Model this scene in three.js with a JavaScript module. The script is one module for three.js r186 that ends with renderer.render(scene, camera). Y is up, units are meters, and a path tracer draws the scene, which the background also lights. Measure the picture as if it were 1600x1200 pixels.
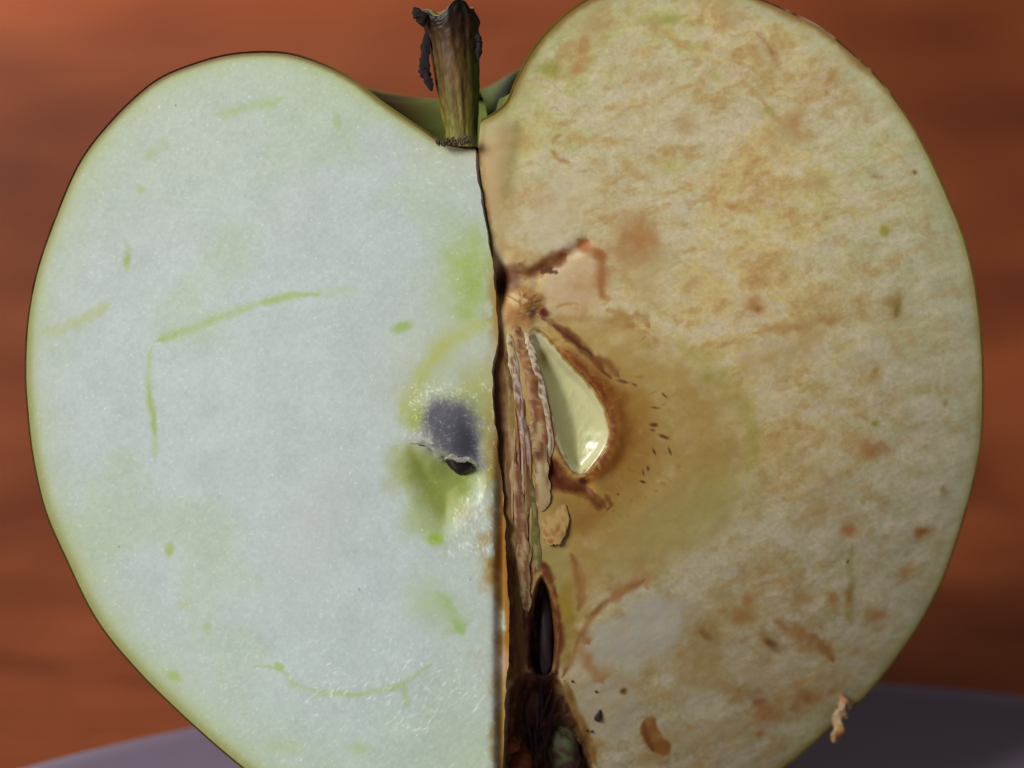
import * as THREE from 'three';
import { mergeGeometries } from 'three/addons/utils/BufferGeometryUtils.js';

// ---------------------------------------------------------------- camera, light, exposure
const PITCH = 0.25;                       // the cut faces lean back by this much; the camera looks square at them
const D = 220;                            // millimetres from the lens to the cut faces
const CENTRE_Y = 0.0446;                  // height of the middle of the cut faces above the table
const N_FACE = new THREE.Vector3(0, Math.sin(PITCH), Math.cos(PITCH));
const scene = new THREE.Scene();
const camera = new THREE.PerspectiveCamera(2 * Math.atan(30 / D) * 180 / Math.PI, 4 / 3, 0.02, 6);
const FACE = new THREE.Vector3(0, CENTRE_Y, 0);
camera.position.copy(FACE).addScaledVector(N_FACE, D * 0.001);
camera.lookAt(FACE);
camera.focus = D * 0.001;
camera.userData.fStop = 17;
scene.background = new THREE.Color(0.05, 0.048, 0.05);           // dim light of the room
const windowLight = new THREE.RectAreaLight(new THREE.Color(1.0, 1.0, 0.99), 20.6, 0.27, 0.27);
windowLight.position.set(-0.47, 0.42, 0.385);
windowLight.lookAt(0, 0.04, -0.02);
windowLight.castShadow = true;
scene.add(windowLight);
const farFill = new THREE.RectAreaLight(new THREE.Color(1.0, 0.97, 0.93), 11.5, 0.25, 0.25);   // unseen fill panel, added to brighten the far table top
farFill.position.set(-0.33, 0.27, -0.80);
farFill.lookAt(-0.04, 0.0, -0.55);
farFill.castShadow = true;
scene.add(farFill);
const renderer = new THREE.WebGLRenderer({ antialias: true });
renderer.toneMapping = THREE.LinearToneMapping;
renderer.toneMappingExposure = 1.0;
renderer.shadowMap.enabled = true;

// ---------------------------------------------------------------- helpers
let seed = 20240611;
const rnd = () => { seed = (seed * 1664525 + 1013904223) >>> 0; return seed / 4294967296; };
const rr = (a, b) => a + (b - a) * rnd();
const clamp = (x, a = 0, b = 1) => Math.min(b, Math.max(a, x));
const sm = (a, b, x) => { const t = clamp((x - a) / (b - a)); return t * t * (3 - 2 * t); };
const lerp = (a, b, t) => a + (b - a) * t;
function hash(ix, iy, s) { let h = Math.imul(ix, 374761393) ^ Math.imul(iy, 668265263) ^ Math.imul(s, 1274126177); h = Math.imul(h ^ (h >>> 13), 1274126177); return ((h ^ (h >>> 16)) >>> 0) / 4294967296; }
function noise(x, y, s = 0) {
  const ix = Math.floor(x), iy = Math.floor(y); let fx = x - ix, fy = y - iy;
  fx = fx * fx * (3 - 2 * fx); fy = fy * fy * (3 - 2 * fy);
  const a = hash(ix, iy, s), b = hash(ix + 1, iy, s), c = hash(ix, iy + 1, s), d = hash(ix + 1, iy + 1, s);
  return a + (b - a) * fx + (c - a) * fy + (a - b - c + d) * fx * fy;
}
function fbm(x, y, s, n = 4) { let v = 0, a = 0.5, t = 0; for (let i = 0; i < n; i++) { v += a * noise(x, y, s + i * 17); t += a; x = x * 2.03 + 11.7; y = y * 2.03 + 5.3; a *= 0.5; } return v / t; }
function numbered(name) { numbered.n ??= {}; const k = (numbered.n[name] = (numbered.n[name] ?? -1) + 1); return k ? `${name}_${String(k).padStart(3, '0')}` : name; }
function part(name, geometry, material, parent, label) {
  const m = new THREE.Mesh(geometry, material);
  m.name = numbered(name); m.castShadow = m.receiveShadow = true;
  if (label) m.userData.label = label;
  parent.add(m); return m;
}
// The plan of the apple is drawn on a 1600 x 1200 sheet, 0.05 mm to the unit, centred on the middle of the cut faces.
const X = (px) => (px - 800) * 5e-5, Y = (py) => (600 - py) * 5e-5, MM = 0.001;
function smoothLine(pts, n, closed = false) {
  const c = new THREE.CatmullRomCurve3(pts.map((p) => new THREE.Vector3(p[0], p[1], 0)), closed, 'centripetal');
  return c.getSpacedPoints(n).map((v) => [v.x, v.y]);
}
function sdPoly(x, y, P) {                // distance to a closed outline, negative inside
  let d = 1e18, s = 1;
  for (let i = 0, j = P.length - 1; i < P.length; j = i++) {
    const ex = P[j][0] - P[i][0], ey = P[j][1] - P[i][1], wx = x - P[i][0], wy = y - P[i][1];
    const t = clamp((wx * ex + wy * ey) / (ex * ex + ey * ey || 1)), bx = wx - ex * t, by = wy - ey * t;
    d = Math.min(d, bx * bx + by * by);
    const a = y >= P[i][1], b = y < P[j][1], c = ex * wy > ey * wx;
    if ((a && b && c) || (!a && !b && !c)) s = -s;
  }
  return s * Math.sqrt(d);
}
function dLine(x, y, P) {                 // [distance to an open line, place along it 0..1]
  let d = 1e18, at = 0;
  for (let i = 1; i < P.length; i++) {
    const ex = P[i][0] - P[i - 1][0], ey = P[i][1] - P[i - 1][1], wx = x - P[i - 1][0], wy = y - P[i - 1][1];
    const t = clamp((wx * ex + wy * ey) / (ex * ex + ey * ey || 1)), bx = wx - ex * t, by = wy - ey * t, q = bx * bx + by * by;
    if (q < d) { d = q; at = (i - 1 + t) / (P.length - 1); }
  }
  return [Math.sqrt(d), at];
}
// x where a line that runs downwards crosses the height y
function crossing(line) {
  const L = line.slice().sort((a, b) => a[1] - b[1]);
  return (y) => {
    if (y <= L[0][1]) return L[0][0];
    let lo = 0, hi = L.length - 1;
    if (y >= L[hi][1]) return L[hi][0];
    while (hi - lo > 1) { const m = (lo + hi) >> 1; if (L[m][1] <= y) lo = m; else hi = m; }
    return lerp(L[lo][0], L[hi][0], (y - L[lo][1]) / (L[hi][1] - L[lo][1] || 1));
  };
}
function gridGeometry(nu, nv, f) {        // f(u, v) -> [x, y, z, U, V]
  const pos = [], uv = [], idx = [];
  for (let j = 0; j <= nv; j++) for (let i = 0; i <= nu; i++) { const p = f(i / nu, j / nv); pos.push(p[0], p[1], p[2]); uv.push(p[3] ?? i / nu, p[4] ?? j / nv); }
  for (let j = 0; j < nv; j++) for (let i = 0; i < nu; i++) { const a = j * (nu + 1) + i, b = a + 1, c = a + nu + 1, d = c + 1; idx.push(a, c, b, b, c, d); }
  const g = new THREE.BufferGeometry();
  g.setAttribute('position', new THREE.Float32BufferAttribute(pos, 3));
  g.setAttribute('uv', new THREE.Float32BufferAttribute(uv, 2));
  g.setIndex(idx); g.computeVertexNormals(); return g;
}
// ---- textures as arrays of sRGB floats on the same sheet
class Sheet {
  constructor(x0, y0, x1, y1, step) { Object.assign(this, { x0, y0, step, w: Math.round((x1 - x0) / step), h: Math.round((y1 - y0) / step) }); this.c = new Float32Array(this.w * this.h * 3); this.b = new Float32Array(this.w * this.h); this.r = new Float32Array(this.w * this.h); }
  U(px) { return (px - this.x0) / (this.w * this.step); }
  V(py) { return (py - this.y0) / (this.h * this.step); }
  each(fn, x0 = -1e9, y0 = -1e9, x1 = 1e9, y1 = 1e9) {
    const i0 = Math.max(0, Math.floor((x0 - this.x0) / this.step)), i1 = Math.min(this.w - 1, Math.ceil((x1 - this.x0) / this.step));
    const j0 = Math.max(0, Math.floor((y0 - this.y0) / this.step)), j1 = Math.min(this.h - 1, Math.ceil((y1 - this.y0) / this.step));
    for (let j = j0; j <= j1; j++) for (let i = i0; i <= i1; i++) fn(this.x0 + (i + 0.5) * this.step, this.y0 + (j + 0.5) * this.step, j * this.w + i);
  }
  mix(k, col, a) { const o = k * 3, c = this.c; c[o] += (col[0] - c[o]) * a; c[o + 1] += (col[1] - c[o + 1]) * a; c[o + 2] += (col[2] - c[o + 2]) * a; }
  // soft blot with a ragged edge
  blot(x, y, rx, ry, turn, col, a, soft = 0.5, rag = 0.35, freq = 0.05) {
    const R = Math.max(rx, ry) * 1.7, ca = Math.cos(turn), sa = Math.sin(turn), s = Math.floor(x * 7 + y * 13);
    this.each((px, py, k) => {
      const dx = px - x, dy = py - y, u = (dx * ca + dy * sa) / rx, v = (-dx * sa + dy * ca) / ry;
      const d = Math.hypot(u, v) + (fbm(px * freq, py * freq, s, 4) - 0.5) * 2 * rag;
      const m = soft >= 0.95 ? Math.exp(-1.6 * Math.max(0, d) ** 2) * (1 - sm(1.3, 1.6, d)) : 1 - sm(1 - soft, 1 + soft * 0.3, d);
      if (m > 0) this.mix(k, col, m * a * clamp(0.5 + 1.0 * fbm(px * 0.07, py * 0.07, s + 9, 3), 0, 1.15));
    }, x - R, y - R, x + R, y + R);
  }
  stroke(pts, width, col, a, soft = 0.8, rag = 4, freq = 0.06, fade = 0.15) {
    const P = pts.length > 2 ? smoothLine(pts, pts.length * 7) : pts, R = width * 1.5 + rag * 2 + 2;
    const xs = P.map((p) => p[0]), ys = P.map((p) => p[1]), s = Math.floor(pts[0][0] * 3 + pts[0][1] * 11);
    this.each((px, py, k) => {
      const qx = px + (fbm(px * freq, py * freq, s, 3) - 0.5) * rag * 2, qy = py + (fbm(px * freq, py * freq, s + 50, 3) - 0.5) * rag * 2;
      const [d, t] = dLine(qx, qy, P);
      const w = width * (0.65 + 0.7 * noise(t * 9, s * 0.37, s)) * Math.min(1, 0.25 + Math.min(t, 1 - t) / (fade + 1e-6));
      const m = soft >= 0.89 ? Math.exp(-1.2 * (d / (w + 0.3)) ** 2) : 1 - sm(w * (1 - soft), w * (1 + soft * 0.25) + 0.5, d);
      if (m > 0) this.mix(k, col, m * a * clamp(0.25 + 1.35 * fbm(px * 0.05, py * 0.05, s + 9, 3), 0, 1.1));
    }, Math.min(...xs) - R, Math.min(...ys) - R, Math.max(...xs) + R, Math.max(...ys) + R);
  }
  poly(pts, col, a, soft = 6, rag = 5, freq = 0.06) {
    const P = smoothLine(pts, pts.length * 5, true), xs = P.map((p) => p[0]), ys = P.map((p) => p[1]), R = soft + rag * 2, s = Math.floor(pts[0][0] + pts[0][1] * 5);
    this.each((px, py, k) => {
      const qx = px + (fbm(px * freq, py * freq, s, 4) - 0.5) * rag * 2, qy = py + (fbm(px * freq, py * freq, s + 50, 4) - 0.5) * rag * 2;
      const m = 1 - sm(-soft, soft * 0.4, sdPoly(qx, qy, P));
      if (m > 0) this.mix(k, col, m * a * clamp(0.5 + 1.0 * fbm(px * 0.06, py * 0.06, s + 9, 4), 0, 1.1));
    }, Math.min(...xs) - R, Math.min(...ys) - R, Math.max(...xs) + R, Math.max(...ys) + R);
  }
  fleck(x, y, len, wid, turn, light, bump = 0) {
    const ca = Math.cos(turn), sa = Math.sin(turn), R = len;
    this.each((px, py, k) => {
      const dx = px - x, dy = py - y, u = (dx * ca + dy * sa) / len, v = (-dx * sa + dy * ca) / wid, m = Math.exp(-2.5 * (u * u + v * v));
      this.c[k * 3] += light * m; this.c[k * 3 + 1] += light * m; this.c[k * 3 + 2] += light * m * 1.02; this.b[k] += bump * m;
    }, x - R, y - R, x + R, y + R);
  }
  color() {
    const a = new Uint8Array(this.w * this.h * 4);
    for (let k = 0; k < this.w * this.h; k++) { for (let q = 0; q < 3; q++) a[k * 4 + q] = clamp(this.c[k * 3 + q], 0, 255); a[k * 4 + 3] = 255; }
    return this.tex(a, true);
  }
  gray(src) {
    const a = new Uint8Array(this.w * this.h * 4);
    for (let k = 0; k < this.w * this.h; k++) { const v = clamp(src[k] * 255, 0, 255); a[k * 4] = a[k * 4 + 1] = a[k * 4 + 2] = v; a[k * 4 + 3] = 255; }
    return this.tex(a, false);
  }
  tex(a, srgb) {
    const t = new THREE.DataTexture(a, this.w, this.h, THREE.RGBAFormat, THREE.UnsignedByteType);
    t.magFilter = t.minFilter = THREE.LinearFilter; t.colorSpace = srgb ? THREE.SRGBColorSpace : THREE.NoColorSpace; t.needsUpdate = true; return t;
  }
}
const std = (o) => new THREE.MeshStandardMaterial({ side: THREE.DoubleSide, ...o });
const phys = (o) => new THREE.MeshPhysicalMaterial({ side: THREE.DoubleSide, ...o });

// ---------------------------------------------------------------- the table top
{
  const W = 1024, H = 1024, a = new Uint8Array(W * H * 4), b = new Uint8Array(W * H * 4);
  for (let j = 0; j < H; j++) for (let i = 0; i < W; i++) {
    const x = i / W * 600, z = j / H * 600;                           // millimetres, grain along x
    const wx = x + (fbm(x * 0.012, z * 0.03, 3, 3) - 0.5) * 60, wz = z + (fbm(x * 0.008, z * 0.02, 9, 3) - 0.5) * 26;
    const g = fbm(wx * 0.01, wz * 0.16, 21, 4), fine = fbm(wx * 0.05, wz * 1.1, 31, 3), blotch = fbm(x * 0.035, z * 0.035, 41, 4), pore = noise(x * 0.22, z * 1.6, 51);
    let t = 0.5 + (g - 0.5) * 0.42 + (fine - 0.5) * 0.3 + (blotch - 0.5) * 1.2;
    t = clamp(t);
    const dark = sm(0.62, 0.78, fbm(x * 0.045, z * 0.05, 61, 3)) * 0.26 + (pore > 0.86 ? 0.12 : 0);
    const c = [lerp(126, 188, t), lerp(60, 101, t), lerp(33, 58, t)].map((v, q) => v * (1 - dark * (q ? 0.62 : 0.5)));
    const k = (j * W + i) * 4; a[k] = c[0]; a[k + 1] = c[1]; a[k + 2] = c[2]; a[k + 3] = 255;
    b[k] = b[k + 1] = b[k + 2] = clamp(0.5 + (fine - 0.5) * 0.8 - (pore > 0.86 ? 0.2 : 0)) * 255; b[k + 3] = 255;
  }
  const mk = (d, s) => { const t = new THREE.DataTexture(d, W, H); t.wrapS = t.wrapT = THREE.MirroredRepeatWrapping; t.magFilter = THREE.LinearFilter; t.colorSpace = s ? THREE.SRGBColorSpace : THREE.NoColorSpace; t.needsUpdate = true; return t; };
  const s = new THREE.Shape(), w = 0.75, z0 = -0.75, z1 = 0.4, r = 0.02;
  s.moveTo(-w + r, z0); s.lineTo(w - r, z0); s.quadraticCurveTo(w, z0, w, z0 + r); s.lineTo(w, z1 - r); s.quadraticCurveTo(w, z1, w - r, z1); s.lineTo(-w + r, z1); s.quadraticCurveTo(-w, z1, -w, z1 - r); s.lineTo(-w, z0 + r); s.quadraticCurveTo(-w, z0, -w + r, z0);
  const g = new THREE.ExtrudeGeometry(s, { depth: 0.026, bevelEnabled: true, bevelSize: 0.002, bevelThickness: 0.002, bevelSegments: 3, curveSegments: 8 });
  g.rotateX(Math.PI / 2); g.translate(0, -0.002, 0);
  const p = g.attributes.position, uv = g.attributes.uv;
  for (let i = 0; i < p.count; i++) uv.setXY(i, (p.getX(i) + 0.3) / 0.6, (p.getZ(i) + 0.5) / 0.6);
  const t = part('table', g, phys({ map: mk(a, true), bumpMap: mk(b, false), bumpScale: 0.0001, roughness: 0.9, specularIntensity: 0.1 }), scene);
  t.userData = { kind: 'structure', label: 'reddish brown wooden table top behind and under the plate' };
}
// ---------------------------------------------------------------- the plate
{
  const prof = [[0.0, 0.0035], [0.0394, 0.0036], [0.0631, 0.004], [0.0749, 0.0046], [0.0851, 0.0058], [0.0902, 0.0068], [0.0924, 0.0073], [0.093, 0.007], [0.0928, 0.0062], [0.0898, 0.0049], [0.0772, 0.002], [0.0591, 0.001], [0.0552, 0.0002], [0.052, 0.0002], [0.0504, 0.0012], [0.0, 0.0012]];
  const g = new THREE.LatheGeometry(prof.map((p) => new THREE.Vector2(p[0], p[1])), 160);
  const plate = new THREE.Group(); plate.name = 'plate';
  plate.userData = { label: 'pale lilac round ceramic plate under both apple pieces', category: 'plate' };
  plate.position.set(0.018, 0, 0.0575); scene.add(plate);
  part('plate_body', g, phys({ color: new THREE.Color(0.262, 0.19, 0.275), roughness: 0.38, clearcoat: 0.4, clearcoatRoughness: 0.25 }), plate);
}

// ---------------------------------------------------------------- outlines of the two pieces
const scaleFor = (h) => (D - h) / D;
const apart = (pts, hf) => pts.map(([x, y]) => { const c = scaleFor(hf(x, y)); return [800 + (x - 800) * c, 600 + (y - 600) * c]; });
// height of the cut faces above the middle plane, millimetres
const hL0 = (x, y) => 0.45 - 0.085 * (785 - x) * 0.05 * (0.55 + 0.45 * sm(785, 200, x)) - 0.3 * Math.pow((y - 650) / 650, 2);
const hR0 = (x, y) => { const s = Math.max(0, ((x - 800) * 0.6 + (y - 350) * 0.8) * 0.05 - 12); return -0.15 - 0.0086 * s * s - 0.02 * Math.max(0, x - 800) * 0.05; };

const L_OUT = smoothLine(apart([[743, 229], [715, 228], [692, 222], [662, 202], [632, 182], [600, 160], [550, 122], [500, 97], [450, 82], [400, 79.5], [350, 85], [300, 99], [250, 120], [215, 146], [170, 191], [125, 250], [85, 340], [56, 425], [42, 500], [38, 575], [40, 625], [50, 715], [70, 800], [100, 870], [150, 970], [210, 1045], [280, 1115], [375, 1198], [450, 1252], [550, 1296], [640, 1306], [715, 1288], [760, 1258], [780, 1236]], hL0), 420);
const L_SEAM0 = smoothLine(apart([[743, 229], [744, 260], [748, 290], [754, 322], [761, 360], [769, 410], [774, 450], [778, 490], [778, 525], [772, 555], [768, 580], [770, 615], [774, 660], [778, 700], [783, 740], [787, 790], [791, 850], [793, 900], [795, 960], [795, 1020], [791, 1080], [788, 1140], [785, 1200], [780, 1236]], hL0), 420);
const L_SEAM = L_SEAM0.map(([x, y], i) => [x + (noise(y * 0.05, 3, 71) - 0.5) * 4 * sm(0, 40, i) * sm(400, 360, i) + (noise(y * 0.2, 3, 72) - 0.5) * 1.5 * sm(0, 40, i) * sm(400, 360, i), y]);
const R_OUT = smoothLine(apart([[752, 186], [768, 178], [790, 160], [803, 130], [817, 102], [835, 72], [862, 40], [905, 5], [950, -16], [1000, -28], [1050, -31], [1100, -26], [1150, -14], [1200, 2], [1245, 22], [1285, 43], [1335, 84], [1372, 120], [1410, 169], [1450, 238], [1479, 300], [1500, 350], [1518, 410], [1530, 480], [1537, 560], [1538, 620], [1535, 690], [1523, 755], [1500, 838], [1468, 925], [1424, 1002], [1364, 1081], [1300, 1141], [1236, 1197], [1170, 1245], [1090, 1282], [1010, 1296], [950, 1290], [905, 1262], [870, 1236]], hR0), 460);
const R_SEAM = smoothLine([[752, 186], [749, 210], [747, 236], [746, 246], [749, 258], [752, 280], [757, 310], [762, 340], [768, 375], [771, 410], [770, 460], [768, 520], [764, 600], [766, 700], [772, 800], [776, 900], [778, 1000], [775, 1100], [772, 1200], [800, 1236], [870, 1236.5]], 420);

function inset(line, d, side) {            // moves a line sideways
  return line.map((p, i) => {
    const a = line[Math.max(0, i - 2)], b = line[Math.min(line.length - 1, i + 2)], tx = b[0] - a[0], ty = b[1] - a[1], l = Math.hypot(tx, ty) || 1;
    return [p[0] - ty / l * d * side, p[1] + tx / l * d * side];
  });
}
const topOf = (line) => line.reduce((m, p, i) => (p[1] < line[m][1] ? i : m), 0);
const bottomOf = (line) => line.reduce((m, p, i) => (p[1] > line[m][1] ? i : m), 0);

// A quarter of an apple from the outline of its cut face. dir: -1 lies left of the core, +1 right.
function makePiece({ out, seam, dir, axis, h, sheet, skinWidth, bulge, drop, sweep }) {
  const inner = inset(out, skinWidth, dir < 0 ? -1 : 1);
  const top = topOf(inner), bot = bottomOf(inner);
  // the face: two sides that run downwards
  const outer = inner.slice(top, bot + 1), nearTop = inner.slice(0, top + 1), nearBot = inner.slice(bot);
  const coreSide = [...nearTop.slice().reverse(), ...seam.slice(1, -1), ...nearBot.slice().reverse()].filter((p, i, A) => i === 0 || p[1] > A[i - 1][1] - 2);
  let ym = -1e9; const mono = []; for (const p of coreSide) if (p[1] > ym) { mono.push(p); ym = p[1]; }
  const xo = crossing(outer), xc = crossing(mono), y0 = inner[top][1], y1 = inner[bot][1];
  const NU = 210, NV = 360;
  const face = gridGeometry(NU, NV, (u, v) => {
    const e = 0.5 - 0.5 * Math.cos(Math.PI * v), y = y0 + (y1 - y0) * lerp(v, e, 0.75);
    const x = dir < 0 ? lerp(xo(y), xc(y), u) : lerp(xc(y), xo(y), u);
    return [X(x), Y(y), h(x, y) * MM, sheet.U(x), sheet.V(y)];
  });
  // the cut side that runs back along the core
  const R = (y) => Math.abs(crossing(out.slice(topOf(out), bottomOf(out) + 1))(y) - axis);
  const ro = crossing(out.slice(topOf(out), bottomOf(out) + 1));
  const wallLine = mono.filter((p) => p[1] >= (dir < 0 ? 226 : 184));
  const wall = gridGeometry(14, 260, (u, v) => {
    const f = v * (wallLine.length - 1), i = Math.min(wallLine.length - 2, Math.floor(f)), t = f - i;
    const x = lerp(wallLine[i][0], wallLine[i + 1][0], t), y = lerp(wallLine[i][1], wallLine[i + 1][1], t), r = Math.abs(ro(y) - axis);
    const dz = Math.pow(u, 2.2) * r * 0.05 * 0.93, xx = lerp(x, axis, sm(0, 0.8, u)) - dir * 9 * sm(0, 0.45, u) * (1 - sm(0.6, 1, u));
    return [X(xx), Y(y + drop(y, r) * Math.pow(u, 1.2) + (u > 0.1 ? 6 : 0)), (h(x, y) - dz) * MM, sheet.U(x - dir * -1 * 3), sheet.V(y)];
  });
  const flesh = mergeGeometries([face, wall]);
  // the skin: a lip on the cut face, then the round outside, swept about the core
  const NA = 56, NP = out.length - 1;
  const skin = gridGeometry(NA + 2, NP, (u, v) => {
    const i = Math.round(v * NP), k = Math.round(u * (NA + 2));
    if (k === 0) return [X(inner[i][0]), Y(inner[i][1]), (h(inner[i][0], inner[i][1]) - 0.02) * MM, 0, v];
    const [px, py] = out[i], r = Math.max(0, (px - axis) * dir), hh = h(px, py);
    if (k === 1) return [X(px - dir * 0.6), Y(py), (hh + 0.03) * MM, 0.01, v];
    const a = (k - 2) / NA * sweep, n = 1 + 0.012 * (noise(a * 3 + 5, v * 9, dir + 7) - 0.5) * sm(0, 0.4, a);
    const x = axis + dir * r * (Math.cos(a) + bulge * Math.sin(2 * a)) * n + (r > 0 ? 0 : px - axis);
    const y = py + drop(py, r) * Math.pow(Math.sin(a), 1.4) + (dir > 0 ? 34 * sm(420, 60, py) * sm(1.4, 1.70, a) : 0);
    return [X(x), Y(y), (hh - 0.03 - r * 0.05 * Math.sin(a) * n) * MM, u, v];
  });
  return { flesh, skin, inner };
}
function paint(g, fn) {                    // colours on the corners of a mesh, fn(x, y, z, u, v) -> sRGB
  const p = g.attributes.position, uv = g.attributes.uv, c = new Float32Array(p.count * 3), k = new THREE.Color();
  for (let i = 0; i < p.count; i++) { const q = fn(p.getX(i), p.getY(i), p.getZ(i), uv.getX(i), uv.getY(i)); k.setRGB(q[0] / 255, q[1] / 255, q[2] / 255, THREE.SRGBColorSpace); c.set([k.r, k.g, k.b], i * 3); }
  g.setAttribute('color', new THREE.BufferAttribute(c, 3)); return g;
}
const mixc = (a, b, t) => [lerp(a[0], b[0], t), lerp(a[1], b[1], t), lerp(a[2], b[2], t)];
// a tapering strand along points [x, y, z(mm)], flat: width against thickness
function strand(pts, w, th, { n = 40, m = 10, rough = 0.15, s = 1, taper = 0.25 } = {}) {
  const c = new THREE.CatmullRomCurve3(pts.map((p) => new THREE.Vector3(p[0], p[1], p[2] * 20)), false, 'centripetal');
  return gridGeometry(m, n, (u, v) => {
    const o = c.getPoint(v), t = c.getTangent(v), nx = t.y, ny = -t.x, l = Math.hypot(nx, ny) || 1, a = u * Math.PI * 2;
    const e = Math.min(1, Math.sqrt(Math.min(v, 1 - v) / taper + 0.0004)), k = e * (1 + (noise(Math.cos(a) * 1.5 + 9, v * 11 + Math.sin(a) * 1.5, s) - 0.5) * 2 * rough);
    const side = Math.cos(a) * w * k, up = Math.sin(a) * th * k;
    return [X(o.x + nx / l * side), Y(o.y + ny / l * side), (o.z + up) * 0.05 * MM, u, v];
  });
}
const lumpy = (x, y, z, rx, ry, rz, s, amt = 0.25) => gridGeometry(28, 20, (u, v) => {
  const a = u * Math.PI * 2, b = v * Math.PI, dx = Math.sin(b) * Math.cos(a), dy = Math.cos(b), dz = Math.sin(b) * Math.sin(a);
  const k = 1 + (fbm(dx * 2.2 + dz * 1.3 + 20, dy * 2.2 - dz * 1.7 + 20, s, 3) - 0.5) * 2 * amt;
  return [X(x + dx * rx * k), Y(y - dy * ry * k), (z + dz * rz * k) * MM, u, v];
});
const SAG_L = 60, SAG_R = -30;             // the rounded backs sit level on the plate

// ================================================================ the fresh piece, left
const LS = new Sheet(20, 60, 820, 1320, 1);
const HOLLOW = smoothLine([[636, 690], [655, 691], [668, 697], [680, 700], [688, 712], [705, 716], [722, 717], [740, 724], [752, 735], [757, 752], [750, 785], [735, 815], [712, 838], [690, 842], [668, 828], [648, 800], [632, 762], [627, 722]], 120, true);
const TORN = [[636, 690], [655, 691], [668, 697], [680, 700], [688, 712], [705, 716], [722, 717], [740, 724], [752, 735]];
{
  const S = LS, inn = inset(L_OUT, 3.5, -1);
  S.each((x, y, k) => {
    const warp = (fbm(x * 0.008, y * 0.008, 5, 3) - 0.5) * 120;
    const big = fbm((x + warp) * 0.006, (y - warp) * 0.006, 11, 4), mid = fbm(x * 0.022, y * 0.022, 12, 4), fine = fbm(x * 0.16, y * 0.16, 13, 3), cell = noise(x * 0.33, y * 0.33, 14);
    let c = mixc([201, 218, 198], [206, 220, 215], sm(0.38, 0.6, big + 0.14 * Math.exp(-Math.pow((x - 420) / 260, 2) - Math.pow((y - 640) / 240, 2))));
    c = mixc(c, [202, 219, 202], 0.45 * sm(880, 1180, y));                // greener towards the flower end
    c = mixc(c, [205, 219, 196], 0.5 * sm(600, 760, x) * sm(300, 500, y)); c = mixc(c, [198, 214, 192], 0.6 * sm(480, 200, y) * sm(640, 300, x));
    const d = (mid - 0.5) * 12 + (fine - 0.5) * 13 + (cell - 0.5) * 7;
    S.c.set([c[0] + d, c[1] + d, c[2] + d * 1.1], k * 3);
    S.b[k] = 0.5 + (fine - 0.5) * 0.4 + (cell - 0.5) * 0.3 + (mid - 0.5) * 0.15;
    S.r[k] = 0.52 + (mid - 0.5) * 0.3;
  });
  // yellow green under the skin
  const N = 6, coarse = inn.filter((_, i) => i % 4 === 0);
  S.each((x, y, k) => {
    const [d] = dLine(x, y, coarse); if (d > 150) return;
    const e = fbm(x * 0.035, y * 0.035, 15, 3), w = 26 + 26 * (e - 0.4) + 16 * sm(600, 1100, y);
    S.mix(k, [186, 196, 116], 0.55 * Math.exp(-Math.pow(d / (w * 0.62), 2)));
    S.mix(k, [192, 211, 158], 0.3 * Math.exp(-Math.pow(d / (w * 1.9), 2)));
    S.mix(k, [140, 134, 52], 0.55 * Math.exp(-Math.pow(d / (6.5 + 5 * sm(300, 900, y)), 2)));
    S.mix(k, [120, 84, 50], 0.7 * Math.exp(-Math.pow(d / 4, 2)) * sm(300, 120, y));
  });
  // rings of vessels
  const green = [178, 204, 116], lime = [168, 200, 92];
  S.stroke([[500, 459], [470, 460], [430, 467], [400, 474], [365, 486], [330, 500], [300, 512], [262, 524], [236, 534]], 6.5, green, 0.58, 0.95, 4, 0.05, 0.2);
  S.stroke([[480, 460], [440, 465], [405, 473]], 6, [172, 202, 100], 0.35, 0.9, 3);
  S.stroke([[272, 520], [240, 532]], 7, [170, 198, 104], 0.45, 0.9, 3);
  S.stroke([[560, 452], [520, 456], [490, 459]], 8, green, 0.3, 1, 4);
  S.stroke([[232, 540], [226, 570], [228, 610], [234, 650], [239, 690], [236, 722]], 6, green, 0.5, 0.95, 4);
  S.stroke([[227, 600], [232, 640], [238, 680]], 5, [160, 186, 86], 0.4, 0.95, 3);
  S.blot(193, 404, 8, 20, 0.1, [168, 192, 96], 0.75, 0.8); S.blot(260, 860, 8, 13, 0.1, [176, 198, 106], 0.7, 0.8);
  S.blot(215, 294, 11, 8, 0.3, [186, 198, 124], 0.6, 0.8); S.blot(527, 190, 9, 18, -0.2, [176, 202, 130], 0.6, 0.8);
  S.stroke([[335, 178], [370, 168], [410, 160], [440, 152]], 9, [180, 204, 140], 0.6, 0.95, 5);
  S.stroke([[222, 246], [235, 232], [255, 220]], 8, [186, 204, 146], 0.5, 0.95, 5);
  S.stroke([[60, 520], [100, 510], [140, 488], [165, 474]], 10, [190, 204, 126], 0.5, 0.95, 6);
  S.stroke([[395, 1045], [420, 1042], [440, 1052], [460, 1070], [490, 1082], [530, 1085], [570, 1085], [600, 1078], [630, 1068], [655, 1050], [675, 1036]], 4.5, green, 0.5, 0.95, 4);
  S.stroke([[630, 1068], [632, 1085], [640, 1105]], 5, [176, 202, 116], 0.45, 0.95, 4);
  S.blot(435, 1043, 12, 8, 0.5, lime, 0.5); S.blot(268, 1060, 16, 10, 0.4, [178, 200, 104], 0.7, 0.9); S.blot(283, 950, 12, 10, 0, [190, 204, 140], 0.5, 0.9); S.blot(320, 982, 9, 9, 0, [186, 204, 130], 0.5, 0.9);
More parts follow.
